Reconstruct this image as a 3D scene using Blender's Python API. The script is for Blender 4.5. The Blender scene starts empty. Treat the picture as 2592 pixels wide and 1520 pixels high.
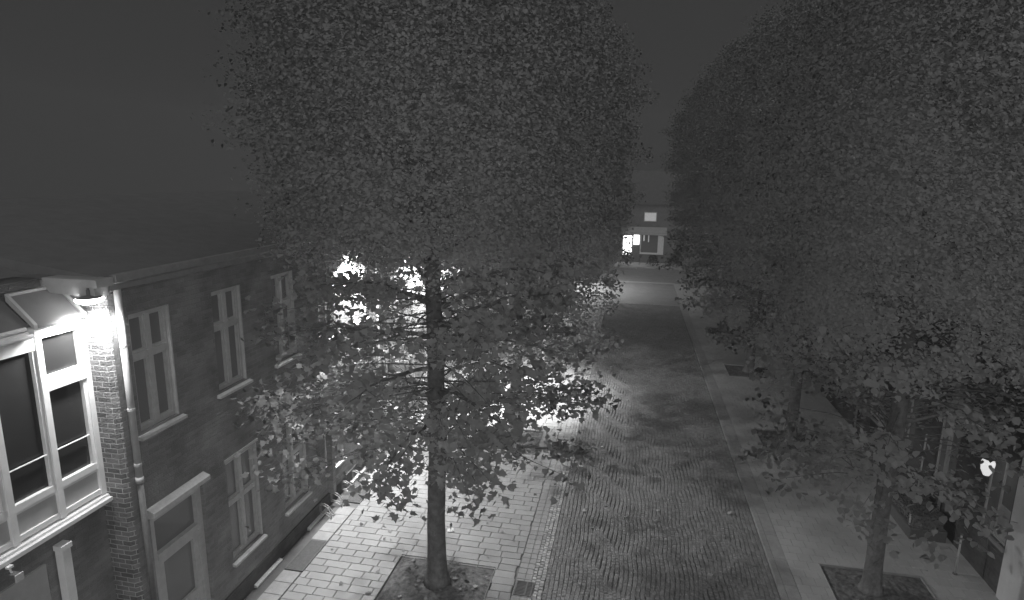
import bpy, math, random
from mathutils import Vector, Matrix
R = math.radians
random.seed(11)

# ------------------------------------------------------------------ camera, world, light
S = bpy.context.scene
COL = S.collection
cam_d = bpy.data.cameras.new('camera')
cam = bpy.data.objects.new('camera', cam_d); COL.objects.link(cam)
cam_d.sensor_width = 36.0
cam_d.lens = 36.0 * 1537.1 / 2592.0
cam_d.clip_start = 0.05; cam_d.clip_end = 2000
cam.matrix_world = Matrix.Translation((0, 0, 9.0)) @ Matrix.Rotation(R(11.015), 4, 'Z') @ Matrix.Rotation(R(90 - 11.656), 4, 'X') @ Matrix.Rotation(R(0.778), 4, 'Z')
S.camera = cam

w = bpy.data.worlds.new("World"); S.world = w; w.use_nodes = True
bg = w.node_tree.nodes['Background']
bg.inputs['Color'].default_value = (0.5, 0.5, 0.5, 1)
bg.inputs['Strength'].default_value = 0.076

sun_d = bpy.data.lights.new('flat_fill', 'SUN')
sun_d.energy = 1.15; sun_d.angle = R(120); sun_d.color = (1, 1, 1)
sun_d.use_shadow = False                     # added fill, shadows off: lifts the dark tones evenly like a sensor veil
sun = bpy.data.objects.new('flat_fill', sun_d); COL.objects.link(sun)
sun.rotation_euler = (R(56), 0, R(22))      # fill aimed from above and behind the camera

S.view_settings.view_transform = 'Standard'
S.view_settings.look = 'None'
S.view_settings.exposure = 0.0
S.view_settings.gamma = 1.0

# ------------------------------------------------------------------ helpers
def tag(o, label=None, cat=None, group=None, kind=None):
    if label: o['label'] = label
    if cat: o['category'] = cat
    if group: o['group'] = group
    if kind: o['kind'] = kind
    return o

def empty(name, loc=(0, 0, 0), rz=0.0):
    o = bpy.data.objects.new(name, None); COL.objects.link(o)
    o.location = loc; o.rotation_euler = (0, 0, rz); o.empty_display_size = 0.2
    return o

class MB:
    def __init__(s): s.v = []; s.f = []; s.m = []
    def quad(s, *p):
        n = len(s.v); s.v += [tuple(q) for q in p]; s.f.append(tuple(range(n, n + len(p))))
    def box(s, x0, x1, y0, y1, z0, z1):
        n = len(s.v)
        s.v += [(x0, y0, z0), (x1, y0, z0), (x1, y1, z0), (x0, y1, z0), (x0, y0, z1), (x1, y0, z1), (x1, y1, z1), (x0, y1, z1)]
        s.f += [tuple(n + i for i in q) for q in ((0, 3, 2, 1), (4, 5, 6, 7), (0, 1, 5, 4), (1, 2, 6, 5), (2, 3, 7, 6), (3, 0, 4, 7))]
        return s
    def prism(s, prof, a0, a1, axis='y'):       # profile (u,v) extruded along an axis
        n = len(s.v); k = len(prof)
        for a in (a0, a1):
            for u, v in prof:
                s.v.append((u, a, v) if axis == 'y' else ((a, u, v) if axis == 'x' else (u, v, a)))
        s.f.append(tuple(n + i for i in range(k))); s.f.append(tuple(n + k + i for i in range(k))[::-1])
        for i in range(k):
            j = (i + 1) % k; s.f.append((n + i, n + k + i, n + k + j, n + j))
        return s
    def tube(s, pts, rad, n=8, cap=True):
        pts = [Vector(p) for p in pts]
        if not isinstance(rad, (list, tuple)): rad = [rad] * len(pts)
        b = len(s.v); up = None
        for i, p in enumerate(pts):
            t = (pts[min(i + 1, len(pts) - 1)] - pts[max(i - 1, 0)]).normalized()
            if up is None:
                up = t.orthogonal().normalized()
            up = (up - t * up.dot(t))
            up = up.normalized() if up.length > 1e-6 else t.orthogonal().normalized()
            q = t.cross(up)
            for k in range(n):
                a = 2 * math.pi * k / n
                s.v.append(tuple(p + (up * math.cos(a) + q * math.sin(a)) * rad[i]))
        for i in range(len(pts) - 1):
            for k in range(n):
                j = (k + 1) % n
                s.f.append((b + i * n + k, b + i * n + j, b + (i + 1) * n + j, b + (i + 1) * n + k))
        if cap:
            s.f.append(tuple(b + k for k in range(n))[::-1]); e = b + (len(pts) - 1) * n
            s.f.append(tuple(e + k for k in range(n)))
        return s
    def lathe(s, prof, cx=0, cy=0, n=20):
        b = len(s.v)
        for r, z in prof:
            for k in range(n):
                a = 2 * math.pi * k / n; s.v.append((cx + r * math.cos(a), cy + r * math.sin(a), z))
        for i in range(len(prof) - 1):
            for k in range(n):
                j = (k + 1) % n
                s.f.append((b + i * n + k, b + i * n + j, b + (i + 1) * n + j, b + (i + 1) * n + k))
        s.f.append(tuple(b + k for k in range(n))[::-1]); e = b + (len(prof) - 1) * n
        s.f.append(tuple(e + k for k in range(n)))
        return s
    def build(s, name, mat, parent=None, smooth=False, bevel=0):
        me = bpy.data.meshes.new(name); me.from_pydata(s.v, [], s.f); me.update()
        me.materials.append(mat)
        if smooth:
            me.polygons.foreach_set('use_smooth', [True] * len(me.polygons))
        o = bpy.data.objects.new(name, me); COL.objects.link(o)
        if parent: o.parent = parent
        if bevel:
            md = o.modifiers.new('bevel', 'BEVEL'); md.width = bevel; md.segments = 2; md.limit_method = 'ANGLE'
        return o

def copy_tree(o, parent=None):
    c = o.copy(); COL.objects.link(c)
    if parent: c.parent = parent
    for ch in list(o.children): copy_tree(ch, c)
    return c

# ------------------------------------------------------------------ materials (the photograph is monochrome: neutral greys)
def mat(name, g, rough=0.7, spec=0.3, noise=None, bump=None, island=0.0, metal=0.0, trans=0.0):
    m = bpy.data.materials.new(name); m.use_nodes = True
    nt = m.node_tree; N = nt.nodes; L = nt.links; p = N['Principled BSDF']
    p.inputs['Base Color'].default_value = (g, g, g, 1)
    p.inputs['Roughness'].default_value = rough
    p.inputs['Specular IOR Level'].default_value = spec
    p.inputs['Metallic'].default_value = metal
    tc = N.new('ShaderNodeTexCoord')
    val = None
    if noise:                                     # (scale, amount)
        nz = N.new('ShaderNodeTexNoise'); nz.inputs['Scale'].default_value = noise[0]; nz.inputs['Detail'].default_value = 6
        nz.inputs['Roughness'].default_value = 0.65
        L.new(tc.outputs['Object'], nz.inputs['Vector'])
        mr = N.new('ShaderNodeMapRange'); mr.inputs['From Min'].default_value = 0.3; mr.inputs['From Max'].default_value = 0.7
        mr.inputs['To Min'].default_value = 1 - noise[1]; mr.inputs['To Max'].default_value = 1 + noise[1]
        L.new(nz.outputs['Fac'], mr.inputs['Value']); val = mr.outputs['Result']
    if island:
        ge = N.new('ShaderNodeNewGeometry'); mr = N.new('ShaderNodeMapRange')
        mr.inputs['To Min'].default_value = 1 - island; mr.inputs['To Max'].default_value = 1 + island
        L.new(ge.outputs['Random Per Island'], mr.inputs['Value'])
        if val:
            mm = N.new('ShaderNodeMath'); mm.operation = 'MULTIPLY'; L.new(val, mm.inputs[0]); L.new(mr.outputs['Result'], mm.inputs[1]); val = mm.outputs[0]
        else: val = mr.outputs['Result']
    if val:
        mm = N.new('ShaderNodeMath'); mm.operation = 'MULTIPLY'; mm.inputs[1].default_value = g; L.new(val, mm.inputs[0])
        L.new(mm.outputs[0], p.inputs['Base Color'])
    if bump:                                      # (scale, distance)
        bz = N.new('ShaderNodeTexNoise'); bz.inputs['Scale'].default_value = bump[0]; bz.inputs['Detail'].default_value = 4
        L.new(tc.outputs['Object'], bz.inputs['Vector'])
        bp = N.new('ShaderNodeBump'); bp.inputs['Distance'].default_value = bump[1]; bp.inputs['Strength'].default_value = 0.8
        L.new(bz.outputs['Fac'], bp.inputs['Height']); L.new(bp.outputs['Normal'], p.inputs['Normal'])
    if trans:
        t = N.new('ShaderNodeBsdfTranslucent'); t.inputs['Color'].default_value = (g, g, g, 1)
        if val: L.new(mm.outputs[0], t.inputs['Color'])
        mx = N.new('ShaderNodeMixShader'); mx.inputs[0].default_value = trans
        L.new(p.outputs[0], mx.inputs[1]); L.new(t.outputs[0], mx.inputs[2]); L.new(mx.outputs[0], N['Material Output'].inputs['Surface'])
    return m

def brick_mat(name, g, mortar, scale=1.0, bumpd=0.012, var=.12):
    m = mat(name, g, 0.85, 0.15)
    nt = m.node_tree; N = nt.nodes; L = nt.links; p = N['Principled BSDF']
    tc = N.new('ShaderNodeTexCoord'); sx = N.new('ShaderNodeSeparateXYZ'); L.new(tc.outputs['Object'], sx.inputs[0])
    ad = N.new('ShaderNodeMath'); ad.operation = 'ADD'; L.new(sx.outputs['X'], ad.inputs[0]); L.new(sx.outputs['Y'], ad.inputs[1])
    nz = N.new('ShaderNodeTexNoise'); nz.inputs['Scale'].default_value = 9; L.new(tc.outputs['Object'], nz.inputs['Vector'])
    wz = N.new('ShaderNodeMath'); wz.operation = 'MULTIPLY_ADD'; wz.inputs[1].default_value = 0.014
    L.new(nz.outputs['Fac'], wz.inputs[0]); L.new(sx.outputs['Z'], wz.inputs[2])
    cb = N.new('ShaderNodeCombineXYZ'); L.new(ad.outputs[0], cb.inputs['X']); L.new(wz.outputs[0], cb.inputs['Y'])
    b = N.new('ShaderNodeTexBrick')
    b.inputs['Scale'].default_value = 1.0; b.inputs['Brick Width'].default_value = 0.24 * scale; b.inputs['Row Height'].default_value = 0.086 * scale
    b.inputs['Mortar Size'].default_value = 0.008; b.inputs['Mortar Smooth'].default_value = 0.3; b.inputs['Bias'].default_value = 0.0
    b.inputs['Color1'].default_value = (g * (1 - var),) * 3 + (1,); b.inputs['Color2'].default_value = (g * (1 + var),) * 3 + (1,); b.inputs['Mortar'].default_value = (mortar,) * 3 + (1,)
    L.new(cb.outputs[0], b.inputs['Vector'])
    n2 = N.new('ShaderNodeTexNoise'); n2.inputs['Scale'].default_value = 1.3; n2.inputs['Detail'].default_value = 7; L.new(tc.outputs['Object'], n2.inputs['Vector'])
    mr = N.new('ShaderNodeMapRange'); mr.inputs['From Min'].default_value = .3; mr.inputs['From Max'].default_value = .7; mr.inputs['To Min'].default_value = .7; mr.inputs['To Max'].default_value = 1.25
    L.new(n2.outputs['Fac'], mr.inputs['Value'])
    vm = N.new('ShaderNodeVectorMath'); vm.operation = 'SCALE'; L.new(b.outputs['Color'], vm.inputs[0]); L.new(mr.outputs['Result'], vm.inputs['Scale'])
    L.new(vm.outputs[0], p.inputs['Base Color'])
    n3 = N.new('ShaderNodeTexNoise'); n3.inputs['Scale'].default_value = 40; L.new(tc.outputs['Object'], n3.inputs['Vector'])
    hs = N.new('ShaderNodeMath'); hs.operation = 'MULTIPLY_ADD'; hs.inputs[1].default_value = -1.0
    L.new(b.outputs['Fac'], hs.inputs[0]); L.new(n3.outputs['Fac'], hs.inputs[2])
    bp = N.new('ShaderNodeBump'); bp.inputs['Distance'].default_value = bumpd; bp.inputs['Strength'].default_value = 1
    L.new(hs.outputs[0], bp.inputs['Height']); L.new(bp.outputs['Normal'], p.inputs['Normal'])
    return m

def emis(name, g, s):
    m = bpy.data.materials.new(name); m.use_nodes = True
    p = m.node_tree.nodes['Principled BSDF']
    p.inputs['Base Color'].default_value = (.8, .8, .8, 1)
    p.inputs['Emission Color'].default_value = (g, g, g, 1); p.inputs['Emission Strength'].default_value = s
    return m

M_BRICK = brick_mat('brown_brick', 0.25, 0.29)
M_PIER = brick_mat('lamp_side_brick', 0.2, 0.5, 1.0, .035, .3)
M_BAYGLASS = mat('bay_glass', 0.035, 0.05, 0.5)
M_BRICKD = brick_mat('dark_brick', 0.12, 0.13)
M_WHITE = mat('white_paint', 0.72, 0.45, 0.4, noise=(6, .06))
M_FRAME = mat('window_paint', 0.46, 0.5, 0.35, noise=(8, .12))
M_STONE = mat('sill_stone', 0.55, 0.7, 0.3, noise=(14, .15), bump=(60, .003))
M_GLASS = mat('glare_veil_glass', 0.2, 0.08, 0.5)  # pale grey base paints the glare veil into the dark panes
M_PANEL = mat('panel_paint', 0.42, 0.5, 0.3, noise=(5, .08))
M_ROOF = mat('roof_tiles', 0.17, 0.9, 0.1, noise=(3, .1))
M_ZINC = mat('zinc_pipe', 0.42, 0.4, 0.5, noise=(7, .12))
M_METAL = mat('dark_metal', 0.12, 0.45, 0.5, noise=(20, .2))
M_SLAB = mat('paving_slab', 0.28, 0.5, 0.35, noise=(1.1, .1), bump=(45, .004), island=.07)
M_SLABD = mat('dark_grate', 0.2, 0.6, 0.3, noise=(18, .2), bump=(70, .006))
M_JOINT = mat('joint_sand', 0.17, 0.9, 0.1, noise=(9, .3))
M_COBBLE = mat('granite_cobble', 0.21, 0.8, 0.15, noise=(.8, .12), bump=(60, .004), island=.15)
M_SETT = mat('gutter_sett', 0.34, 0.6, 0.3, noise=(3, .12), bump=(50, .005), island=.22)
M_KERB = mat('kerb_stone', 0.3, 0.6, 0.3, noise=(6, .15), bump=(50, .004), island=.08)
M_PAVE2 = mat('pavement_concrete', 0.38, 0.7, 0.25, noise=(.9, .14), bump=(40, .004), island=.04)
M_ASPH = mat('smooth_asphalt', 0.21, 0.75, 0.2, noise=(1.2, .12), bump=(60, .006))
M_GROUND = mat('rough_ground', 0.14, 0.9, 0.1, noise=(1.5, .3))
M_SOIL = mat('pit_soil', 0.16, 0.95, 0.1, noise=(9, .5), bump=(14, .05))
M_BARK = mat('bark', 0.18, 0.85, 0.15, noise=(7, .35), bump=(18, .03))
M_LEAF = mat('leaf', 0.42, 0.8, 0.08, noise=(.9, .10), island=.05, trans=.58)  # broad noise paints light and dark clumps in place of crown shadows
# blend the leaf normals towards the crown's outward direction, so that the foliage shades as soft masses
nt = M_LEAF.node_tree; N = nt.nodes; L = nt.links
tc = N.new('ShaderNodeTexCoord'); vm = N.new('ShaderNodeVectorMath'); vm.operation = 'MULTIPLY_ADD'
vm.inputs[1].default_value = (.25, .25, .06); vm.inputs[2].default_value = (0, 0, -.35); L.new(tc.outputs['Object'], vm.inputs[0])
vt = N.new('ShaderNodeVectorTransform'); vt.vector_type = 'VECTOR'; vt.convert_from = 'OBJECT'; vt.convert_to = 'WORLD'; L.new(vm.outputs[0], vt.inputs[0])
ge = N.new('ShaderNodeNewGeometry'); sc = N.new('ShaderNodeVectorMath'); sc.operation = 'SCALE'; sc.inputs['Scale'].default_value = .35; L.new(ge.outputs['Normal'], sc.inputs[0])
ad = N.new('ShaderNodeVectorMath'); ad.operation = 'ADD'; L.new(vt.outputs[0], ad.inputs[0]); L.new(sc.outputs[0], ad.inputs[1])
nm = N.new('ShaderNodeVectorMath'); nm.operation = 'NORMALIZE'; L.new(ad.outputs[0], nm.inputs[0])
for n_ in N:
    if n_.type in ('BSDF_PRINCIPLED', 'BSDF_TRANSLUCENT'): L.new(nm.outputs[0], n_.inputs['Normal'])
M_DEAD = mat('dry_leaf', 0.24, 0.6, 0.2, island=.4)
M_RENDER = mat('pale_render', 0.72, 0.85, 0.15, noise=(1.5, .06), bump=(30, .003))
M_LAMP = emis('lamp_lens', 1, 25)
M_PAPER = mat('white_paper', 0.8, 0.6, 0.3)
M_BLIND = mat('window_blind', 0.42, 0.8, 0.1, noise=(3, .06))
M_LIT = emis('lit_shop', 1, 3.0)
M_DIMLIT = emis('lit_blind', 1, 0.14)
M_HEDGE = mat('hedge_leaf', 0.1, 0.6, 0.2, island=.5, trans=.2)

# ------------------------------------------------------------------ ground and paving
WX = -7.76                                        # face of the left building
b = MB(); b.quad((-70, -12, -.02), (80, -12, -.02), (80, 100, -.02), (-70, 100, -.02))
tag(b.build('ground', M_GROUND), kind='structure')

def base_sheet(name, x0, x1, y0, y1, z, m):
    b = MB(); b.quad((x0, y0, z), (x1, y0, z), (x1, y1, z), (x0, y1, z)); o = b.build(name, m); tag(o, kind='structure'); return o

def stone(b, cx, cy, sx, sy, z, h, rot=0.0, bev=.18, tx=0, ty=0):
    n = len(b.v); c, s_ = math.cos(rot), math.sin(rot)
    for k, (f, zz) in enumerate(((1, z - h), (1, z - h * .3), (1 - bev, z))):
        for ux, uy in ((-1, -1), (1, -1), (1, 1), (-1, 1)):
            x = ux * sx * .5 * f; y = uy * sy * .5 * f
            b.v.append((cx + x * c - y * s_, cy + x * s_ + y * c, zz + (tx * ux + ty * uy if k == 2 else 0)))
    for k in (0, 1):
        for i in range(4):
            j = (i + 1) % 4
            b.f.append((n + 4 * k + i, n + 4 * k + j, n + 4 * k + 4 + j, n + 4 * k + 4 + i))
    b.f.append((n + 8, n + 9, n + 10, n + 11))

# left pavement: long slabs in broken bond, laid as real stones over a sand bed
PITS = [(-5.0, -2.7, 10.4, 12.3), (-5.0, -2.7, 18.3, 20.1), (-5.0, -2.7, 26.1, 28.0), (-5.0, -2.7, 33.9, 35.7), (-5.0, -2.7, 41.0, 42.6)]
def in_pit(x, y): return any(a - .0 < x < c + .0 and d < y < e for a, c, d, e in PITS)
base_sheet('pavement_bed', WX - .3, -2.14, 3, 43.7, 0.0, M_JOINT)
b = MB(); rng = random.Random(4)
y = 6.0; row = 0
while y < 43.5:
    d = .24; x = -6.98 - (row * .23 % .5)
    while x < -2.16:
        wd = rng.choice((.42, .48, .55, .62))
        x0, x1 = max(x, -6.98), min(x + wd, -2.16); x += wd
        if x1 - x0 < .08: continue
        cy = y + d / 2
        for a, c, p, q in PITS:
            if p < cy < q:
                if a <= x0 and x1 <= c: x1 = x0
                elif x0 < a < x1: x1 = a
                elif x0 < c < x1: x0 = c
        if x1 - x0 < .05: continue
        stone(b, (x0 + x1) / 2, cy, x1 - x0 - .010, d - .010, .035 + rng.uniform(-.002, .002), .03, rng.uniform(-.006, .006), .05, rng.uniform(-.0025, .0025), rng.uniform(-.002, .002))
    y += d; row += 1
tag(b.build('pavement_left', M_SLAB), kind='structure')
b = MB(); y = 6.0
while y < 43.5:                                   # paler edging slabs along the wall
    if not (11.2 < y + .2 < 12.4 or 14.2 < y + .2 < 15.4):
        stone(b, -7.225, y + .2, .44, .39, .037, .03, 0, .03)
    y += .4
tag(b.build('pavement_edging', M_KERB), kind='structure')
b = MB(); b.box(-7.76, -7.45, 6, 43.5, -.01, .02)
tag(b.build('gravel_strip', M_GROUND), kind='structure')
for k, (a, c) in enumerate(((11.24, 12.44), (14.26, 15.46))):
    t = empty('light_well_grate', (-7.22, (a + c) / 2, 0.0)); L_ = (c - a) / 2
    f = MB(); f.box(-.23, .23, -L_, L_, .0, .012); f.build('well_floor', M_GROUND, t)
    f = MB(); f.box(-.23, -.205, -L_, L_, .012, .04); f.box(.205, .23, -L_, L_, .012, .04); f.box(-.205, .205, -L_, -L_ + .025, .012, .04); f.box(-.205, .205, L_ - .025, L_, .012, .04)
    f.build('rim', M_METAL, t)
    f = MB(); yy = -L_ + .05
    while yy < L_ - .03:
        f.box(-.205, .205, yy, yy + .014, .016, .036); yy += .034
    f.build('bars', M_SLABD, t)
    tag(t, ['dark metal light-well grate by the brick wall, nearer the camera', 'dark metal light-well grate by the brick wall, beyond the wheel racks'][k], 'grate', 'light-well grates along the wall')

# gutter: two files of square slabs and three files of setts
b = MB(); rng = random.Random(7); y = 6.0
while y < 43.6:
    for cx, sx in ((-2.055, .19), (-1.88, .15)): stone(b, cx, y + .09, sx, .185, .034 + rng.uniform(-.002, .002), .03, 0, .05)
    y += .195
tag(b.build('gutter_slabs', M_SLAB), kind='structure')
b = MB(); y = 6.0
while y < 43.6:
    for k, cx in enumerate((-1.755, -1.655, -1.555)):
        stone(b, cx + rng.uniform(-.006, .006), y + .05 * (k % 2) + .05, .09, .092 + rng.uniform(-.015, .004), .026 + rng.uniform(-.005, .006), .03, rng.uniform(-.08, .08), .16)
    y += .105
tag(b.build('gutter_setts', M_SETT), kind='structure')
base_sheet('gutter_bed', -2.14, -1.5, 3, 43.7, .002, M_JOINT)

# cobbled road in segmental arcs
base_sheet('road_bed', -1.5, 3.62, 3, 43.7, -.004, M_JOINT)
b = MB(); rng = random.Random(9); files = 50; fw = 5.1 / files
def wave(x, y):                                   # wavy files: the segmental bond drifts in and out about every 1.6 m
    ed = min(1, max(0, (x + 1.5) / .9)) * min(1, max(0, (3.6 - x) / .9))
    ph = 1.1 * math.sin(x * 1.7) + .5 * math.sin(x * 3.9 + 1)
    return ed * (.055 * abs(math.sin(math.pi * y / 1.55 + ph)) - .03 + .02 * math.sin(y * .9 + x))
for c in range(files):
    y = 5.1 + rng.uniform(0, .1)
    while y < 43.55:
        ln = rng.uniform(.082, .125); x = -1.5 + (c + .5) * fw; cy = y + ln / 2; dx = wave(x, cy); y += ln
        sl = (wave(x, cy + .02) - wave(x, cy - .02)) / .04
        if abs(sl) > 1.2: sl = 0
        cx = max(-1.46, min(3.58, x + dx)); crown = .05 * (1 - ((cx - 1.05) / 2.55) ** 2)
        stone(b, cx + rng.uniform(-.006, .006), cy, fw * .90, ln * .92, .012 + crown + rng.uniform(-.005, .006), .05, -math.atan(sl) * .9 + rng.uniform(-.08, .08), .3, rng.uniform(-.004, .004), rng.uniform(-.004, .004))
tag(b.build('cobbled_road', M_COBBLE), kind='structure')

# right kerb and pavement
RX = 8.3
b = MB(); y = 5.0
while y < 43.6:
    b.box(3.62, 3.74, y + .004, y + .996, -.02, .10); b.box(3.75, 4.02, y + .004, y + .996, -.02, .095); y += 1.0
tag(b.build('kerb', M_KERB), kind='structure')
base_sheet('pavement_right_bed', 4.02, RX + .2, 3, 43.7, .06, M_JOINT)
b = MB(); rng = random.Random(21); y = 5.0; row = 0
RPITS = [(4.75, 6.9, 12.2, 13.95), (4.75, 6.9, 20.2, 22.0), (4.75, 6.9, 28.0, 29.8), (4.75, 6.9, 35.7, 37.5)]
while y < 43.5:
    x = 4.03 - (.15 if row % 2 else 0)
    while x < RX:
        x0, x1 = max(x, 4.03), min(x + .3, RX); x += .3
        cy = y + .15
        if x1 - x0 < .04: continue
        for a, c, d, e in RPITS:
            if d < cy < e:
                if a <= x0 and x1 <= c: x1 = x0
                elif x0 < a < x1: x1 = a
                elif x0 < c < x1: x0 = c
        if x1 - x0 < .03: continue
        cx = (x0 + x1) / 2
        stone(b, cx, cy, x1 - x0 - .005, .295, .092 + rng.uniform(-.001, .001), .03, 0, .03)
    y += .3; row += 1
tag(b.build('pavement_right', M_PAVE2), kind='structure')

# far end: smooth raised table and the crossing street
base_sheet('raised_table', -7.7, 9.0, 43.7, 53.2, .03, M_ASPH)
b = MB(); b.box(-1.6, 3.7, 43.6, 43.72, -.02, .045); b.box(-2.2, 3.9, 52.6, 53.2, .034, .05)
tag(b.build('table_edge', M_KERB), kind='structure')
base_sheet('crossing_road', -60, 70, 53.2, 61.5, .02, M_ASPH)
b = MB(); b.box(-60, 70, 61.5, 66, -.02, .12); tag(b.build('far_pavement', M_PAVE2), kind='structure')
b = MB(); b.box(3.74, 3.86, 43.7, 52.4, -.02, .12); b.box(3.86, 8.3, 43.7, 52.4, -.02, .115)
tag(b.build('far_kerb', M_KERB), kind='structure')

# tree pits
def pit(a, c, d, e, z, label):
    t = empty('tree_pit', ((a + c) / 2, (d + e) / 2, z)); hx, hy = (c - a) / 2, (e - d) / 2
    s = MB(); n = 26; rr = random.Random(int(a * 100 + d * 10))
    for j in range(n + 1):
        for i in range(n + 1):
            u, v = i / n * 2 - 1, j / n * 2 - 1
            ed = (1 - u ** 8) * (1 - v ** 8)
            s.v.append((u * (hx - .02), v * (hy - .02), .005 + ed * (.03 + rr.uniform(-.012, .02))))
    for j in range(n):
        for i in range(n):
            q = j * (n + 1) + i; s.f.append((q, q + 1, q + n + 2, q + n + 1))
    s.build('soil', M_SOIL, t)
    s = MB(); s.box(-hx - .008, -hx + .004, -hy, hy, 0, .055); s.box(hx - .004, hx + .008, -hy, hy, 0, .055)
    s.box(-hx + .004, hx - .004, hy - .006, hy + .006, 0, .055); s.box(-hx + .004, hx - .004, -hy - .006, -hy + .006, 0, .055)
    s.build('edging', M_KERB, t)
    tag(t, label, 'tree pit', 'soil pits round the street trees')
nth = ['nearest', 'second', 'third', 'fourth', 'farthest']
for k, P in enumerate(PITS): pit(*P, .0, f'dark soil pit in the left pavement round the {nth[k]} tree')
for k, P in enumerate(RPITS): pit(*P, .065, f'dark soil pit in the right pavement round the {nth[k]} tree')

# ------------------------------------------------------------------ left brick building
def facade(b, X, y0, y1, z0, z1, holes, depth, sgn=-1):
    """wall face in the plane x=X with openings; reveals go 'depth' inwards (sgn = direction of inside)"""
    ys = sorted({y0, y1} | {h[0] for h in holes} | {h[1] for h in holes}); zs = sorted({z0, z1} | {h[2] for h in holes} | {h[3] for h in holes})
    for i in range(len(ys) - 1):
        for j in range(len(zs) - 1):
            cy, cz = (ys[i] + ys[i + 1]) / 2, (zs[j] + zs[j + 1]) / 2
            if any(h[0] < cy < h[1] and h[2] < cz < h[3] for h in holes): continue
            b.quad((X, ys[i], zs[j]), (X, ys[i + 1], zs[j]), (X, ys[i + 1], zs[j + 1]), (X, ys[i], zs[j + 1]))
    Xi = X + sgn * depth
    for a, c, d, e in holes:
        b.quad((X, a, d), (Xi, a, d), (Xi, a, e), (X, a, e)); b.quad((X, c, d), (Xi, c, d), (Xi, c, e), (X, c, e))
        b.quad((X, a, d), (X, c, d), (Xi, c, d), (Xi, a, d)); b.quad((X, a, e), (X, c, e), (Xi, c, e), (Xi, a, e))

YE = 43.0
UW = [8.46 + 1.965 * k for k in range(17)]
LW = [10.48 + 1.965 * k for k in range(16)]
uo = [(c - .44, c + .44, 4.74, 6.74) for c in UW]
lo = [(c - .52, c + .52, 1.04, 3.24) for c in LW]
door = (7.98, 9.28, .18, 3.2)
house = empty('brick_building', (WX, 25, 0))
house.location = (0, 0, 0)
tag(house, 'long two-storey dark brick building with cross-barred windows along the left pavement', 'building')
b = MB(); facade(b, WX, 7.68, YE, -.02, 7.3, uo + lo + [door], .16)
pb = b; b = MB(); b.quad((WX, 7.68, -.02), (WX - .07, 7.61, -.02), (WX - .07, 7.61, 7.3), (WX, 7.68, 7.3))          # chamfered corner
b.quad((WX - .07, 7.61, -.02), (WX - .95, 7.61, -.02), (WX - .95, 7.61, 7.3), (WX - .07, 7.61, 7.3)) # return to the recess
b.build('corner_pier', M_PIER, house); b = pb
b.quad((WX, YE, -.02), (WX - 8, YE, -.02), (WX - 8, YE, 7.3), (WX, YE, 7.3))
b.build('wall', M_BRICK, house)
# recessed part towards the camera
BX = -8.14
b = MB()
b.quad((BX - .1, -8, -.02), (BX - .1, 7.61, -.02), (BX - .1, 7.61, 3.7), (BX - .1, -8, 3.7))
b.quad((BX - .48, -8, 6.75), (BX - .48, 7.61, 6.75), (BX - .48, 7.61, 7.3), (BX - .48, -8, 7.3))
b.build('recessed_wall', M_BRICK, house)
# roof
b = MB(); b.prism([(WX + .16, 7.46), (-14, 8.3), (-30, 7.46)], 7.4, YE + .3); b.build('roof', M_ROOF, house)
b = MB(); b.prism([(-8.75, 7.46), (-14, 8.15), (-30, 7.46)], -9, 7.38); b.build('roof', M_ROOF, house)
b = MB()
b.prism([(WX + .003, 7.16), (WX + .10, 7.20), (WX + .10, 7.28), (WX + .22, 7.34), (WX + .22, 7.45), (WX + .003, 7.45)], 7.66, YE + .3)
b.build('cornice', mat('cornice_paint', 0.27, .7, .2, noise=(4, .15)), house)
b = MB(); b.prism([(WX + .12, 7.15), (WX + .12, 7.30), (-8.5, 7.30), (-8.5, 7.20)], 7.36, 7.60); b.box(-8.5, WX + .2, 7.33, 7.63, 7.303, 7.42)
b.box(-8.75, -8.5, 7.33, 7.6, 7.18, 7.34)
b.build('eave_end', M_PANEL, house)
b = MB(); b.box(-8.95, -8.5, -8, 7.3, 7.30, 7.42); b.build('rear_eave', M_BRICKD, house)
# plinth band
b = MB(); b.box(WX - .05, WX + .03, 9.4, YE, -.02, .42); b.build('plinth', M_BRICKD, house)

def window_set(hw, hh, trans, zs, sill_w, parent, at, first=None):
    """cross-barred window: outer frame, thick mullion and transom, four sashes, glass, stone sill"""
    if first is not None:
        c = copy_tree(first, parent); c.location = at; return c
    f = MB(); X0, X1 = -.15, -.07; t = .065
    f.box(X0, X1, -hw, -hw + t, 0, hh); f.box(X0, X1, hw - t, hw, 0, hh)
    f.box(X0, X1, -hw + t, hw - t, 0, t); f.box(X0, X1, -hw + t, hw - t, hh - t, hh)
    f.box(X0, X1 + .012, -.05, .05, t, hh - t)
    f.box(X0, X1 + .018, -hw + t, -.05, trans - .05, trans + .06); f.box(X0, X1 + .018, .05, hw - t, trans - .05, trans + .06)
    for a, c in ((-hw + t, -.05), (.05, hw - t)):
        for d, e in ((t, trans - .05), (trans + .06, hh - t)):
            s = .035; x0, x1 = X0 + .01, X1 - .018
            f.box(x0, x1, a, a + s, d, e); f.box(x0, x1, c - s, c, d, e); f.box(x0, x1, a + s, c - s, d, d + s); f.box(x0, x1, a + s, c - s, e - s, e)
    f.box(-.066, -.003, hw - .03, hw - .002, .0, hh - .002)
    w_ = f.build('window', M_FRAME, parent); w_.location = at
    g = MB(); g.box(-.145, -.135, -hw + .06, hw - .06, .06, hh - .06); g.build('glass', M_GLASS, w_)
    s = MB(); s.prism([(-.16, .0), (.085, -.05), (.085, -.10), (-.16, -.10)], -sill_w, sill_w); s.build('sill', M_STONE, w_)
    return w_
wu = None
for c in UW: 
    o = window_set(.44, 2.0, 1.27, 0, .52, house, (WX, c, 4.74), wu); wu = wu or o
wl = None
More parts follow.
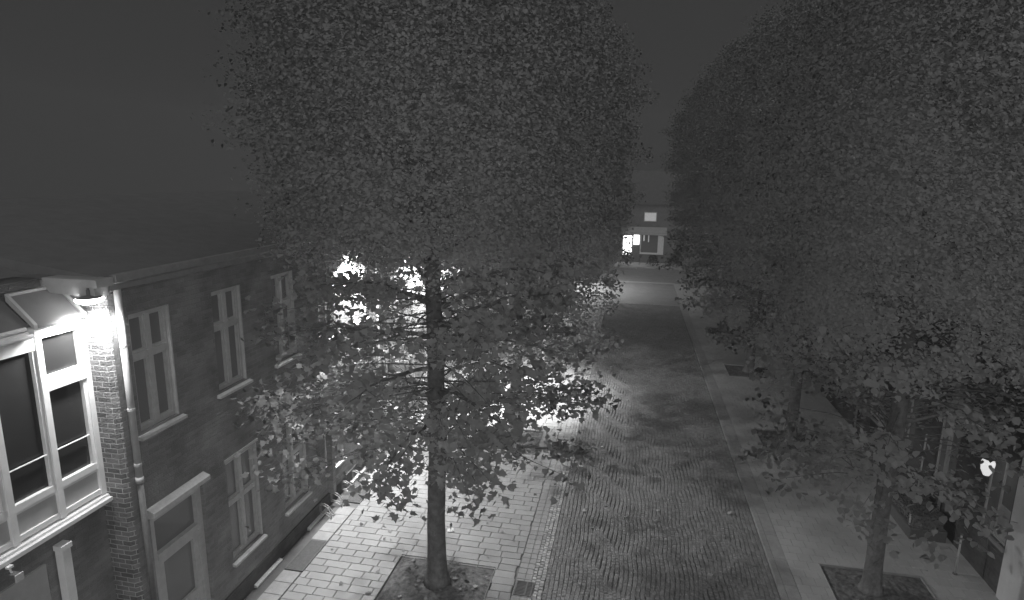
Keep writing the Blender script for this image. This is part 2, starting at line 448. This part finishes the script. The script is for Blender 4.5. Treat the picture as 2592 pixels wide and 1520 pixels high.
for c in LW:
    o = window_set(.52, 2.2, 1.25, 0, .56, house, (WX, c, 1.04), wl); wl = wl or o
for c in LW:
    b = MB(); b.box(WX - .02, WX + .018, c - .56, c + .56, 3.26, 3.32); b.build('lintel_strip', M_FRAME, house)
# cellar ledges
for a, c in ((10.5, 11.5), (12.75, 13.8), (15.2, 16.25), (17.6, 18.6), (20, 21)):
    b = MB(); b.prism([(WX + .032, .10), (WX + .11, .07), (WX + .11, .03), (WX + .032, .03)], a, c); b.build('cellar_ledge', M_STONE, house)
# door with stone lintel
b = MB(); x0, x1 = WX - .155, WX - .06
b.box(x0, x1, 7.98, 8.12, .18, 3.2); b.box(x0, x1, 9.14, 9.28, .18, 3.2); b.box(x0, x1, 8.12, 9.14, 3.06, 3.2); b.box(x0, x1 + .02, 8.12, 9.14, 2.3, 2.42)
b.box(x0, x1 - .02, 8.12, 9.14, .18, .32); b.box(x0, x1 - .02, 8.12, 8.26, .32, 2.3); b.box(x0, x1 - .02, 9.0, 9.14, .32, 2.3); b.box(x0, x1 - .02, 8.26, 9.0, 1.0, 1.12); b.box(x0, x1 - .02, 8.26, 9.0, 2.18, 2.3)
b.box(x0, x0 + .02, 8.26, 9.0, .32, 1.0)
dr = b.build('door', M_FRAME, house)
b = MB(); b.box(x0 + .004, x0 + .012, 8.26, 9.0, 1.12, 2.18); b.box(x0 + .004, x0 + .012, 8.12, 9.14, 2.42, 3.06); b.build('glass', M_GLASS, dr)
b = MB(); b.tube([(x1 + .0, 8.34, 1.16), (x1 + .05, 8.34, 1.18), (x1 + .05, 8.46, 1.18)], .012, 8); b.build('handle', M_METAL, dr)
b = MB(); b.prism([(WX + .003, 3.22), (WX + .003, 3.40), (WX + .15, 3.34), (WX + .15, 3.26)], 7.93, 9.33); b.build('door_hood', M_STONE, house)
b = MB(); b.box(WX - .1, WX + .42, 7.85, 9.4, -.01, .17); b.build('doorstep', M_KERB, house)
# drainpipe
b = MB(); py = 7.80; px = WX + .075
b.tube([(px, py, 7.2), (px, py, 4.02)], .052, 12); b.lathe([(.062, 3.98), (.062, 4.08)], px, py, 12)
dp = b.build('drainpipe', M_ZINC, house, True)
b = MB(); b.tube([(px, py, 3.98), (px, py, .1)], .046, 12); b.build('lower_drainpipe', M_METAL, house, True)
for z in (6.3, 5.25, 4.3):
    b = MB(); b.lathe([(.06, z - .02), (.06, z + .02)], px, py, 12); b.build('pipe_collar', M_ZINC, dp)
for yy in (18.0, 27.8, 37.6):
    b = MB(); b.tube([(px, yy - .55, 7.2), (px, yy - .55, .1)], .045, 10); b.build('drainpipe', M_ZINC, house, True)

b = MB(); b.box(WX + .003, WX + .17, 13.96, 14.1, .42, 7.15); b.build('lamp_baffle', M_BRICK, house)  # added upright strip, keeps the lamp beyond from lighting the nearer wall
# bay glazing in the recess (fins 0.72 m apart)
bay = empty('bay_window', (BX, 7.6, 3.8)); bay.parent = house; bay.location = (0, 0, 0)
b = MB(); fy = [7.56 - .72 * k for k in range(12)]
for k, yf in enumerate(fy):
    top = 6.80 if k < 2 else 6.66
    b.box(BX - .13, BX, yf - .045, yf + .045, 3.86, top)
b.build('fin', M_WHITE, bay)
rails = MB(); pan = MB(); gl = MB(); bars = MB(); tr = MB()
for k in range(11):
    y1, y0 = fy[k] - .045, fy[k + 1] + .045
    top = 6.80 if k < 1 else 6.66
    rails.box(BX - .10, BX - .02, y0, y1, 3.88, 3.96)
    rails.box(BX - .10, BX - .02, y0, y1, 4.32, 4.42)
    rails.box(BX - .10, BX - .04, y0, y1, 4.27, 4.318)
    rails.box(BX - .10, BX - .01, y0, y1, top - .17, top)
    pan.box(BX - .09, BX - .055, y0, y1, 3.96, 4.27)
    gl.box(BX - .095, BX - .09, y0 + .05, y1 - .05, 4.42, top - .17)
    rails.box(BX - .12, BX - .03, y1 - .05, y1, 4.42, top - .17)
    bars.tube([(BX - .04, y0, 4.92), (BX - .04, y1, 4.92)], .011, 6)
    if k < 1:
        tr.box(BX - .10, BX + .0, y0, y1, 5.84, 6.06)
rails.build('rail', M_WHITE, bay); pan.build('panel', M_PANEL, bay); gl.build('glass', M_BAYGLASS, bay); bars.build('guard_bar', M_WHITE, bay)
tr.build('transom', M_WHITE, bay)
b = MB(); b.box(BX - .12, BX + .10, -2, 7.60, 3.74, 3.80); b.box(BX - .12, BX + .04, -2, 7.60, 3.80, 3.84); b.build('bay_sill', M_WHITE, bay)
b = MB(); b.prism([(BX + .05, 6.80), (BX + .05, 6.84), (-8.47, 7.24), (-8.47, 7.16)], 6.80, 7.52); b.build('bay_roof', M_ROOF, bay)
b = MB(); b.prism([(BX + .07, 6.79), (BX + .07, 6.87), (-8.49, 7.28), (-8.49, 7.18)], 7.52, 7.58); b.prism([(BX + .07, 6.79), (BX + .07, 6.87), (-8.49, 7.28), (-8.49, 7.18)], 6.75, 6.80)
b.box(-8.53, -8.475, 6.8, 7.52, 7.20, 7.28)
b.build('bay_roof_trim', M_PANEL, bay)
b = MB(); b.tube([(BX + .06, -2, 6.72), (BX + .06, 6.72, 6.72)], .03, 8); b.box(BX - .1, BX + .02, -2, 6.70, 6.69, 6.78); b.tube([(BX + .0, -2, 6.82), (BX + .0, 6.68, 6.82)], .03, 8)
b.build('bay_gutter', M_WHITE, bay)
b = MB(); b.prism([(BX + .0, 6.84), (-8.55, 7.20), (-8.55, 7.1)], -2, 6.74); b.build('bay_roof', M_ROOF, bay)
b = MB(); b.box(-8.2, -8.06, 6.66, 6.79, 0, 3.42); b.box(-8.2, -8.04, 6.64, 6.81, 3.42, 3.5); b.build('post', M_WHITE, house)
b = MB(); b.box(BX - .099, BX - .06, 3.6, 6.5, .02, 3.3); b.build('garage_door', M_PANEL, house)

t = empty('security_camera', (-8.0, 5.86, 3.74))
b = MB(); b.box(-.03, .03, -.035, .035, -.03, 0); b.tube([(0, 0, -.03), (.02, .0, -.10)], .013, 8); b.build('bracket', M_WHITE, t)
b = MB(); b.box(-.05, .13, -.045, .045, -.19, -.10); b.build('housing', M_METAL, t, bevel=.01)
b = MB(); b.box(.13, .15, -.055, .055, -.20, -.095); b.build('hood', M_STONE, t)
tag(t, 'small dark box camera hanging under the white bay sill', 'camera')

# ------------------------------------------------------------------ lamps
def wall_lamp(x, y, z, power, label, arm, cone=158):
    t = empty('wall_lamp', (x, y, z))
    b = MB(); b.lathe([(.03, .14), (.03, .06), (.09, .05), (.165, .035), (.172, .028), (.165, .022)][::-1], n=24); b.build('shade', M_METAL, t, True)
    b = MB(); b.lathe([(.03, -.075), (.11, -.06), (.165, -.03), (.19, .0), (.17, .018), (.10, .022)], n=24); b.build('lens', M_LAMP, t, True)
    b = MB(); b.tube([(0, 0, .13), (0, 0, .2), (arm[0] * .5, arm[1] * .5, .24), (arm[0], arm[1], .2)], .02, 8); b.box(arm[0] - .05, arm[0] + .0, arm[1] - .05, arm[1] + .05, .12, .28)
    b.build('arm', M_METAL, t)
    l = bpy.data.lights.new('lamp_light', 'SPOT'); l.energy = power; l.spot_size = R(cone); l.spot_blend = .35; l.shadow_soft_size = .17
    lo_ = bpy.data.objects.new('lamp_light', l); COL.objects.link(lo_); lo_.parent = t; lo_.location = (0, 0, -.09)
    tag(t, label, 'lamp', 'lit lamps on the brick wall')
    return t
wall_lamp(-7.745, 7.36, 7.13, 430, 'bright round wall lamp at the brick corner above the bay window', (-.0, .24), 144)
wall_lamp(-7.42, 20.6, 6.4, 4200, 'bright round wall lamp farther down the facade, behind the second tree', (-.335, .0))
wall_lamp(-7.60, 15.6, 6.7, 3800, 'bright round wall lamp half hidden behind the leaves of the nearest tree', (-.155, .0))

def street_lamp(x, y, power, label, cone=108):
    t = empty('street_lamp', (x, y, .035))
    b = MB(); b.tube([(0, 0, 0), (0, 0, .8), (0, 0, 4.6)], [.07, .055, .04], 10); b.build('pole', M_METAL, t, True)
    b = MB(); b.lathe([(.24, 4.72), (.25, 4.75), (.12, 4.88), (.03, 4.95)], n=20); b.build('cap', M_METAL, t, True)
    b = MB(); b.lathe([(.06, 4.60), (.16, 4.64), (.20, 4.715), (.1, 4.718)], n=20); b.build('lamp_head', M_LAMP, t, True)
    l = bpy.data.lights.new('lamp_light', 'SPOT'); l.energy = power; l.spot_size = R(cone); l.spot_blend = .6; l.shadow_soft_size = .17
    o = bpy.data.objects.new('lamp_light', l); COL.objects.link(o); o.parent = t; o.location = (0, 0, 4.55)
    tag(t, label, 'street lamp', 'post lamps on the left pavement')
street_lamp(-4.55, 24.0, 6000, 'lit post lamp standing on the left pavement beyond the second tree')
street_lamp(-5.4, 48.6, 5200, 'lit post lamp by the crossing at the far end, hidden by the crowns', 162)

# ------------------------------------------------------------------ trees
LEAF = [(0, -.5), (.16, -.42), (.5, -.38), (.36, -.12), (.52, .12), (.24, .14), (0, .55), (-.24, .14), (-.52, .12), (-.36, -.12), (-.5, -.38), (-.16, -.42)]
LEAFS = [(0, -.5), (.42, -.30), (.40, .12), (0, .55), (-.40, .12), (-.42, -.30)]
def leaf(b, p, size, rng, shape, droop=.5):
    az = rng.uniform(0, 2 * math.pi); tilt = rng.gauss(droop, .45); roll = rng.gauss(0, .4)
    ca, sa, ct, st, cr, sr = math.cos(az), math.sin(az), math.cos(tilt), math.sin(tilt), math.cos(roll), math.sin(roll)
    n = len(b.v)
    for u, v in shape:
        u *= size; v *= size
        x, y, z = u * cr, v, u * sr + abs(u) * .25
        y, z = y * ct + z * st, -y * st + z * ct
        b.v.append((p[0] + x * ca - y * sa, p[1] + x * sa + y * ca, p[2] + z))
    b.f.append(tuple(range(n, n + len(shape))))

def make_tree(seed, H=15.6, lowr=.95, dlow=0, small=.6, rmax=3.08, z_low=3.0, limbs=36, shape=LEAF, size=.155, dens=1.0, forced=(), lowdens=.55, fill=2900, fill_z=7.3, fill_lo=6.3, lowp=.0):
    rng = random.Random(seed)
    tr = MB(); br = MB(); cr = MB()
    def tg(s_): return max(-1.5, min(1.5, rng.gauss(0, 1))) * s_
    wob = [(rng.gauss(0, .05), rng.gauss(0, .05)) for _ in range(16)]
    def trunk_pt(z):
        f = max(0, min(14.99, z)); i = int(f); t = f - i
        k = min(1, z / 4)
        return Vector(((wob[i][0] * (1 - t) + wob[i + 1][0] * t) * k, (wob[i][1] * (1 - t) + wob[i + 1][1] * t) * k, z)) if i < 15 else Vector((wob[15][0], wob[15][1], z))
    zs = [0, .12, .35, .8, 1.5, 2.4, 3.3, 4.3, 5.5, 7, 8.5, 10, 11.5, 13, 14.2]
    rs = [.33, .27, .225, .205, .195, .19, .195, .185, .175, .155, .13, .10, .07, .045, .02]
    tr.tube([trunk_pt(z) for z in zs], rs, 14)
    def prof(z):
        u = (z - z_low) / (H - z_low)
        if u < .0: return .0
        if u < .30: return rmax * (lowr + (1 - lowr) * u / .30)
        if u < .62: return rmax
        return rmax * math.sqrt(max(0, 1 - ((u - .62) / .38) ** 2)) * .98 + .05
    specs = []
    for k in range(limbs):
        u = (k + rng.random() * .7) / limbs
        z0 = z_low + .2 + (H - z_low - 2.0) * u ** 1.02
        specs.append((z0, k * 2.399 + rng.uniform(-.4, .4), None))
    specs += [(f[0], f[1], f) for f in forced]
    for z0, az, f in specs:
        Lh = f[2] if f else prof(z0 + .6) * rng.uniform(.78, 1.02)
        rise = f[3] if f else (.16 + .55 * max(0, (z0 - z_low) / (H - z_low))) * Lh * rng.uniform(.5, 1.2) + (.1 if z0 > 6 else -.15)
        p0 = trunk_pt(z0); d = Vector((math.cos(az), math.sin(az), 0)); side = Vector((-math.sin(az), math.cos(az), 0))
        bend = rng.uniform(-.25, .25)
        r0 = f[4] if f else max(.022, .075 - .0042 * z0) * rng.uniform(.8, 1.2)
        pts = []; n = 9
        for i in range(n + 1):
            t = i / n
            pts.append(p0 + d * (Lh * t) + side * (bend * Lh * t * t) + Vector((rng.gauss(0, .03), rng.gauss(0, .03), rise * (t ** .8) - (.35 * Lh * .3) * t ** 3 + rng.gauss(0, .03))))
        pts[0] = p0
        br.tube(pts, [max(.006, r0 * (1 - .88 * i / n)) for i in range(n + 1)], 6)
        tw = 10 if not f else 12
        for j in range(tw):
            t = .18 + .82 * (j + rng.random()) / tw
            i = min(n - 1, int(t * n)); q = pts[i].lerp(pts[i + 1], t * n - i)
            low = z0 < 6.6
            a2 = az + rng.choice((-1, 1)) * rng.uniform(.5, 1.5); l2 = rng.uniform(.35, 1.0) * (1.15 - .45 * t) * (1.0 if Lh > 2 else .7)
            e = q + Vector((math.cos(a2) * l2, math.sin(a2) * l2, rng.uniform(-.35, .3) * l2 - (.12 if low else 0)))
            m_ = q.lerp(e, .5) + Vector((0, 0, .06))
            br.tube([q, m_, e], [.012, .008, .004], 4, False)
            cnt = int(rng.uniform(34, 58) * dens * (lowdens if low else 1.0))
            if rng.random() < (.2 if low else .04): cnt = int(cnt * .25)
            up = z0 > 7.0; lsz = size * (small * 1.15 if up else 1); lsh = LEAFS if up else shape
            if up: cnt = int(cnt * 3)
            for _ in range(cnt):
                s = rng.random() ** .7; c0 = q.lerp(e, s)
                sp = .17 + .1 * rng.random() if low else .26
                leaf(cr, (c0.x + tg(sp), c0.y + tg(sp), c0.z - .03 + tg(sp * .6)), lsz * rng.uniform(.65, 1.2), rng, lsh)
    for k in range(dlow):                          # extra low limbs
        z = rng.uniform(z_low + (.1 if dlow < 80 else .75), 6.9); a = rng.uniform(0, 2 * math.pi); r = prof(z) * rng.uniform(.25, 1) ** .6
        c0 = trunk_pt(z) + Vector((math.cos(a) * r, math.sin(a) * r, -.1 * r)); p_ = trunk_pt(z - .35 * r * .3)
        br.tube([p_, p_.lerp(c0, .5) + Vector((0, 0, .12)), c0], [.022, .012, .004], 4, False)
        for _ in range(int(rng.uniform(25, 60))):
            leaf(cr, (c0.x + rng.gauss(0, .28), c0.y + rng.gauss(0, .28), c0.z + rng.gauss(-.04, .15)), size * rng.uniform(.65, 1.2), rng, shape)
    lump = lambda a, z: 1 + .09 * math.sin(3 * a + z * 1.1 + seed) + .07 * math.sin(5 * a - z * 1.9) + .05 * math.sin(z * 3.1 + 2 * a)
    # dense outer foliage of the upper crown, in small layered sprays
    for _ in range(int(fill)):
        z = rng.uniform(fill_lo, H - .2); r = prof(z) * rng.uniform(.3, 1.0) ** .5 * rng.uniform(.88, 1.0); a = rng.uniform(0, 2 * math.pi); r *= lump(a, z)
        c0 = trunk_pt(z) + Vector((math.cos(a) * r, math.sin(a) * r, -.12 * r))
        if rng.random() > min(1, lowp + max(0, z - fill_z) / 2.0): continue
        rx, rz_ = rng.uniform(.22, .42), rng.uniform(.08, .2)
        for _ in range(int(rng.uniform(75, 135))):
            leaf(cr, (c0.x + tg(rx), c0.y + tg(rx), c0.z + tg(rz_)), size * small * rng.uniform(.7, 1.3), rng, LEAFS)
    return tr, br, cr

def tree_obj(parts, loc, label, rz=0, group='street trees in two rows'):
    t = empty('street_tree', loc, rz)
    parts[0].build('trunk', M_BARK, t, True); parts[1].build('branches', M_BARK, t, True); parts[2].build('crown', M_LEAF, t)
    tag(t, label, 'tree', group); return t

# forced limbs: start height, azimuth, reach, rise, radius   (seen against the lit street)
forced = [(5.75, .12, 2.6, 1.35, .075), (6.35, -2.9, 2.3, .7, .05), (4.3, .25, 1.25, .75, .06), (4.6, 3.0, 2.8, .2, .05), (3.15, -.3, .9, -.15, .022), (3.4, 2.75, 3.0, .1, .045), (6.6, 2.4, 2.8, 1.4, .06), (3.8, 1.2, 2.6, .3, .04), (4.2, -.9, 2.0, .3, .03)]
T1 = make_tree(3, lowr=1.24, dlow=100, small=.43, forced=forced, lowdens=.9, limbs=40, size=.135)
tree_obj(T1, (-3.87, 11.55, .02), 'big leafy street tree in the foreground, its whole trunk in view')
T2 = make_tree(8, rmax=3.5, lowr=.95, dlow=62, small=.45, limbs=36, shape=LEAFS, size=.16, dens=.85, fill=2300, fill_z=6.2, fill_lo=5.2, lowp=.0)
first = tree_obj(T2, (-3.6, 19.3, .02), 'left-row tree right behind the big foreground tree')
def more(loc, rz, sc, label):
    c = copy_tree(first); c.location = loc; c.rotation_euler = (0, 0, rz); c.scale = (sc, sc, max(sc, .92) * random.uniform(.96, 1.03)); c['label'] = label
    return c
more((-3.6, 27.0, .02), 1.3, .94, 'third tree of the left row, beyond the post lamp')
more((-3.8, 34.7, .02), 2.6, .84, 'fourth tree of the left row, seen through the other crowns')
more((-3.9, 41.9, .02), 4.1, .76, 'last tree of the left row, beside the end of the cobbles')
more((5.6, 13.2, .07), 2.9, .84, 'nearest tree of the right row with a side-lit pale trunk')
more((5.75, 21.1, .07), .5, .93, 'second tree of the right row, rising from a soil pit by the kerb')
more((5.75, 28.9, .07), 3.7, .98, 'third tree of the right row, lit leaves near the kerb')
more((5.6, 36.6, .07), 5.2, 1.02, 'fourth and last tree of the right row near the raised table')

# ------------------------------------------------------------------ right side buildings
rb = empty('brick_building', (0, 0, 0)); tag(rb, 'dark brick town building behind the right row of trees', 'building')
RW = [(14.2 + 2.3 * k) for k in range(12)]
h1 = [(c - .5, c + .5, 1.2, 3.0) for c in RW] + [(c - .5, c + .5, 4.9, 6.8) for c in RW]
b = MB(); facade(b, RX, 13.6, 42, -.02, 8.2, h1, .12, +1); b.quad((RX, 42, -.02), (RX + 8, 42, -.02), (RX + 8, 42, 8.2), (RX, 42, 8.2)); b.build('wall', M_BRICKD, rb)
b = MB(); b.prism([(RX - .25, 8.2), (RX + 5, 12.6), (RX + 10, 8.2)], 13.62, 42.2); b.build('roof', M_ROOF, rb)
f = MB(); hw, hh, X0, X1 = .5, 1.85, .04, .10
f.box(X0, X1, -hw, -hw + .05, 0, hh); f.box(X0, X1, hw - .05, hw, 0, hh); f.box(X0, X1, -hw + .05, hw - .05, 0, .05); f.box(X0, X1, -hw + .05, hw - .05, hh - .05, hh); f.box(X0, X1, -.02, .02, .05, hh - .05)
g0 = f.build('window', M_FRAME, rb); g0.location = (RX, RW[0], 1.18)
g = MB(); g.box(.075, .085, -hw + .05, hw - .05, .05, hh - .05); g.build('glass', M_GLASS, g0)
s_ = MB(); s_.box(-.06, .11, -hw - .05, hw + .05, -.07, 0); s_.build('sill', M_KERB, g0)
for c in RW:
    for z in (1.18, 4.92):
        if c == RW[0] and z == 1.18: continue
        o = copy_tree(g0, rb); o.location = (RX, c, z)
b = MB(); b.box(RX + .05, RX + .07, 13.76, 14.17, 1.25, 2.0); b.build('blind', M_BLIND, rb)
for yy, z0, z1 in ((16.35, .1, 7.9), (22.5, .1, 7.9)):
    b = MB(); b.tube([(RX - .06, yy, z0), (RX - .06, yy, z1)], .035, 8); b.build('drainpipe', M_ZINC, rb, True)

nb = empty('rendered_building', (0, 0, 0)); tag(nb, 'pale rendered wall of the nearest building at the lower right edge', 'building')
b = MB(); b.box(RX - .05, RX + 5, 2.0, 13.59, -.02, 8.6); b.build('wall', M_RENDER, nb)
b = MB(); b.box(RX - .1, RX + 5.05, 1.9, 13.6, 8.6, 8.8); b.build('coping', M_KERB, nb)

t = empty('wall_lantern', (RX - .32, 14.2, 2.85))
b = MB(); b.lathe([(.06, -.22), (.13, -.08), (.15, .06), (.10, .17), (.04, .2)], n=6); b.build('lantern_glass', emis('lantern_glow', 1, .62), t)
b = MB(); b.lathe([(.16, .175), (.12, .22), (.03, .28)], n=6); b.tube([(0, 0, .27), (.0, 0, .38), (.16, .0, .42), (.32, 0, .34)], .014, 6); b.box(.29, .319, -.05, .05, .2, .44)
b.build('bracket', M_METAL, t)
tag(t, 'glowing six-sided lantern on the dark right-hand facade', 'lantern')

def thin_post(x, y, h, label):
    t = empty('thin_post', (x, y, .09)); b = MB(); b.tube([(0, 0, 0), (0, 0, h)], .022, 8); b.build('shaft', M_ZINC, t, True)
    b = MB(); b.lathe([(.03, h), (.032, h + .03), (.01, h + .05)], n=8); b.lathe([(.06, 0), (.05, .02)], n=8); b.build('cap', M_METAL, t)
    tag(t, label, 'post', 'thin metal posts on the right pavement')
thin_post(7.75, 14.25, 1.0, 'thin pale metal post in front of the dark facade at the lower right')
thin_post(7.35, 15.75, .6, 'short thin metal post right beside the nearest right-hand trunk')
thin_post(8.0, 17.0, 2.3, 'tall thin metal post behind the nearest right-hand tree')

# clipped box hedge by the right facade
t = empty('box_hedge', (7.72, 16.3, .09)); rng = random.Random(5)
b = MB(); b.box(-.42, .42, -.75, .75, 0, .3); b.build('planter', M_METAL, t, bevel=.015)
b = MB()
for _ in range(2600):
    x, y, z = rng.uniform(-.40, .40), rng.uniform(-.73, .73), rng.uniform(.25, .72)
    if max(abs(x) / .40, abs(y) / .73, (z - .25) / .47) < .82: continue
    leaf(b, (x, y, z), rng.uniform(.035, .06), rng, LEAFS)
b.build('foliage', M_HEDGE, t)
b = MB(); b.box(-.34, .34, -.67, .67, .3, .62); b.build('branches', M_BARK, t)
tag(t, 'low dark clipped hedge in a trough beside the right-hand facade', 'hedge')

# ------------------------------------------------------------------ house at the end of the street
fh = empty('shop_house', (0, 0, 0)); tag(fh, 'two-storey shop house closing the end of the street, its window lit', 'house')
FY = 65.0
b = MB(); b.box(-9, 12, FY, FY + 9, -.02, 6.2); b.build('wall', mat('far_wall', .2, .85, .2, noise=(2, .15)), fh)
b = MB(); b.prism([(-9.5, 6.2), (12.5, 6.2), (9, 9.6), (-6, 9.6)], FY - .4, FY + 9, 'y'); b.build('roof', M_ROOF, fh)
b = MB(); b.box(-1.2, 3.6, FY - .35, FY - .003, 3.05, 3.25); b.box(-1.2, 3.6, FY - .12, FY - .003, 3.27, 3.85); b.build('shop_fascia', M_PANEL, fh)
b = MB(); b.box(-.8, .1, FY - .06, FY - .003, .9, 2.9); b.build('lit_window', M_LIT, fh)
b = MB(); b.box(.28, .85, FY - .10, FY - .003, 2.0, 3.0); b.build('lit_sign', M_LIT, fh)
f = MB(); f.box(.95, 3.35, FY - .14, FY - .003, 1.02, 1.2); f.box(2.75, 3.35, FY - .12, FY - .003, 1.2, 3.0); f.box(.95, 1.05, FY - .12, FY - .003, 1.2, 3.0); sf = f.build('shop_window', M_WHITE, fh)
b = MB(); b.box(1.05, 2.75, FY - .03, FY - .01, 1.2, 3.0); b.build('glass', M_GLASS, sf)
b = MB(); b.box(1.25, 1.4, FY - .05, FY - .031, 2.4, 3.0); b.box(1.75, 1.85, FY - .05, FY - .031, 2.3, 3.0); b.build('display', M_DIMLIT, sf)
f = MB(); f.box(1.2, 2.5, FY - .05, FY - .003, 4.42, 4.5); f.box(1.2, 2.5, FY - .05, FY - .003, 5.32, 5.4); f.box(1.2, 1.28, FY - .05, FY - .003, 4.5, 5.32); f.box(2.42, 2.5, FY - .05, FY - .003, 4.5, 5.32)
uw = f.build('window', M_FRAME, fh); b = MB(); b.box(1.28, 2.42, FY - .03, FY - .004, 4.5, 5.32); b.build('blind', M_DIMLIT, uw)

# planter with a small bush in front of the shop
def bush(x, y, s, n, label):
    t = empty('bush', (x, y, .1)); rng = random.Random(int(x * 10 + y)); b = MB()
    for _ in range(n):
        a = rng.uniform(0, 6.28); r = s * rng.random() ** .5; z = rng.random() ** .8 * s * 1.2
        k = 1 - .6 * z / (s * 1.2)
        leaf(b, (r * math.cos(a) * k, r * math.sin(a) * k, .15 + z), rng.uniform(.12, .2), rng, LEAFS)
    b.build('foliage', M_HEDGE, t)
    b = MB(); b.tube([(0, 0, -.08), (.02, 0, .2), (0, .03, s)], [.05, .035, .01], 6); b.build('stem', M_BARK, t)
    tag(t, label, 'bush', 'bushes at the end of the street')
bush(2.3, 62.6, .8, 260, 'pale pointed bush in front of the dark shop window')
bush(-.3, 62.9, 1.0, 300, 'dark round bush left of the shop window')
bush(4.6, 62.6, 1.0, 300, 'dark round bush right of the shop window')
bush(-2.6, 62.2, 1.2, 320, 'wide dark bush far left on the end pavement')

# ------------------------------------------------------------------ small things
# wheel racks on the wall
def rack(y, label):
    t = empty('wheel_rack', (WX + .03, y, .02))
    b = MB()
    for s in (-.035, .035):
        b.tube([(0, s, .34), (.10, s, .36), (.24, s, .28), (.33, s * 1.6, .12), (.36, s * 2.2, .015)], .011, 6)
        b.tube([(0, s, .12), (.16, s, .10), (.36, s * 2.2, .015)], .011, 6)
    b.build('hoop', M_ZINC, t, True)
    b = MB(); b.box(-.002, .012, -.06, .06, .08, .38); b.tube([(.36, -.14, .015), (.36, .14, .015)], .013, 6); b.build('mount', M_METAL, t)
    tag(t, label, 'bike rack', 'wheel racks along the wall')
for y_, lb in ((13.45, 'wheel rack on the wall, nearest of the row'), (14.05, 'wheel rack on the wall, second of the row'), (14.7, 'wheel rack on the wall, third of the row, by the far light-well grate'), (15.35, 'wheel rack on the wall, fourth of the row, at the pale ledge'), (16.9, 'wheel rack standing alone farther along the wall, under the leaves')): rack(y_, lb)

t = empty('storm_drain', (-1.93, 11.72, .03))
b = MB(); b.box(-.2, .2, -.24, .24, 0, .008); b.build('well', M_GROUND, t)
b = MB(); b.box(-.2, -.17, -.24, .24, .008, .02); b.box(.17, .2, -.24, .24, .008, .02); b.box(-.17, .17, -.24, -.21, .008, .02); b.box(-.17, .17, .21, .24, .008, .02); b.box(.04, .07, -.21, .21, .008, .02)
for k in range(9): b.box(-.17, .04, -.19 + k * .045, -.17 + k * .045, .01, .019); b.box(.07, .17, -.19 + k * .045, -.17 + k * .045, .01, .019)
b.build('grating', M_METAL, t)
tag(t, 'dark iron storm drain in the gutter at the bottom of the road', 'drain')

def litter(name, x, y, z, sx, sy, h, rz, label, m=M_PAPER, cat='litter'):
    b = MB(); n = 5; rng = random.Random(int(x * 100)); 
    for j in range(n + 1):
        for i in range(n + 1):
            b.v.append(((i / n - .5) * sx, (j / n - .5) * sy, .004 + h * rng.random()))
    for j in range(n):
        for i in range(n):
            q = j * (n + 1) + i; b.f.append((q, q + 1, q + n + 2, q + n + 1))
    o = b.build(name, m); o.location = (x, y, z); o.rotation_euler = (0, 0, rz)
    md = o.modifiers.new('s', 'SOLIDIFY'); md.thickness = .003
    tag(o, label, cat)
litter('paper_scrap', -1.17, 17.75, .06, .13, .08, .01, -.2, 'small white rectangle of paper lying on the cobbles')
litter('crumpled_wrapper', -4.15, 13.5, .037, .16, .14, .06, .5, 'crumpled white wrapper on the slabs behind the foreground trunk')
litter('paper_scrap', -.6, 19.3, .06, .07, .05, .01, .4, 'tiny pale scrap on the cobbles beyond the white paper')
b = MB(); b.lathe([(.10, 0), (.12, .01), (.12, .03), (.10, .034), (.09, .018), (.02, .016)], n=18); o = b.build('plastic_lid', M_PANEL); o.location = (-4.28, 16.25, .038); o.scale = (1, .7, 1)
tag(o, 'flat round lid lying on the brightly lit slabs', 'lid')

b = MB(); rng = random.Random(77)
for _ in range(230):
    if rng.random() < .45: x, y, z = rng.uniform(-1.4, 3.5), 9 + 26 * rng.random() ** 1.5, .075
    elif rng.random() < .6: x, y, z = rng.uniform(-6.9, -2.2), 9 + 20 * rng.random(), .05
    else: x, y, z = rng.uniform(-4.9, -2.8), rng.uniform(10.5, 12.2), .065
    leaf(b, (x, y, z), rng.uniform(.07, .13), rng, LEAF, 0.0)
tag(b.build('fallen_leaves', M_DEAD), 'scattered dry leaves on the cobbles, slabs and tree pit', 'leaves', kind='stuff')

# ------------------------------------------------------------------ haze
b = MB(); b.box(-71, 81, -13, 101, -1.1, 18.5)
hz = bpy.data.materials.new('night_haze'); hz.use_nodes = True; nt = hz.node_tree
for n_ in list(nt.nodes):
    if n_.type != 'OUTPUT_MATERIAL': nt.nodes.remove(n_)
pv = nt.nodes.new('ShaderNodeVolumePrincipled'); pv.inputs['Color'].default_value = (.9, .9, .9, 1); pv.inputs['Density'].default_value = .0012; pv.inputs['Anisotropy'].default_value = 0.0
nt.links.new(pv.outputs[0], [n_ for n_ in nt.nodes if n_.type == 'OUTPUT_MATERIAL'][0].inputs['Volume'])
tag(b.build('haze', hz), 'thin night haze filling the street', 'haze', kind='stuff')
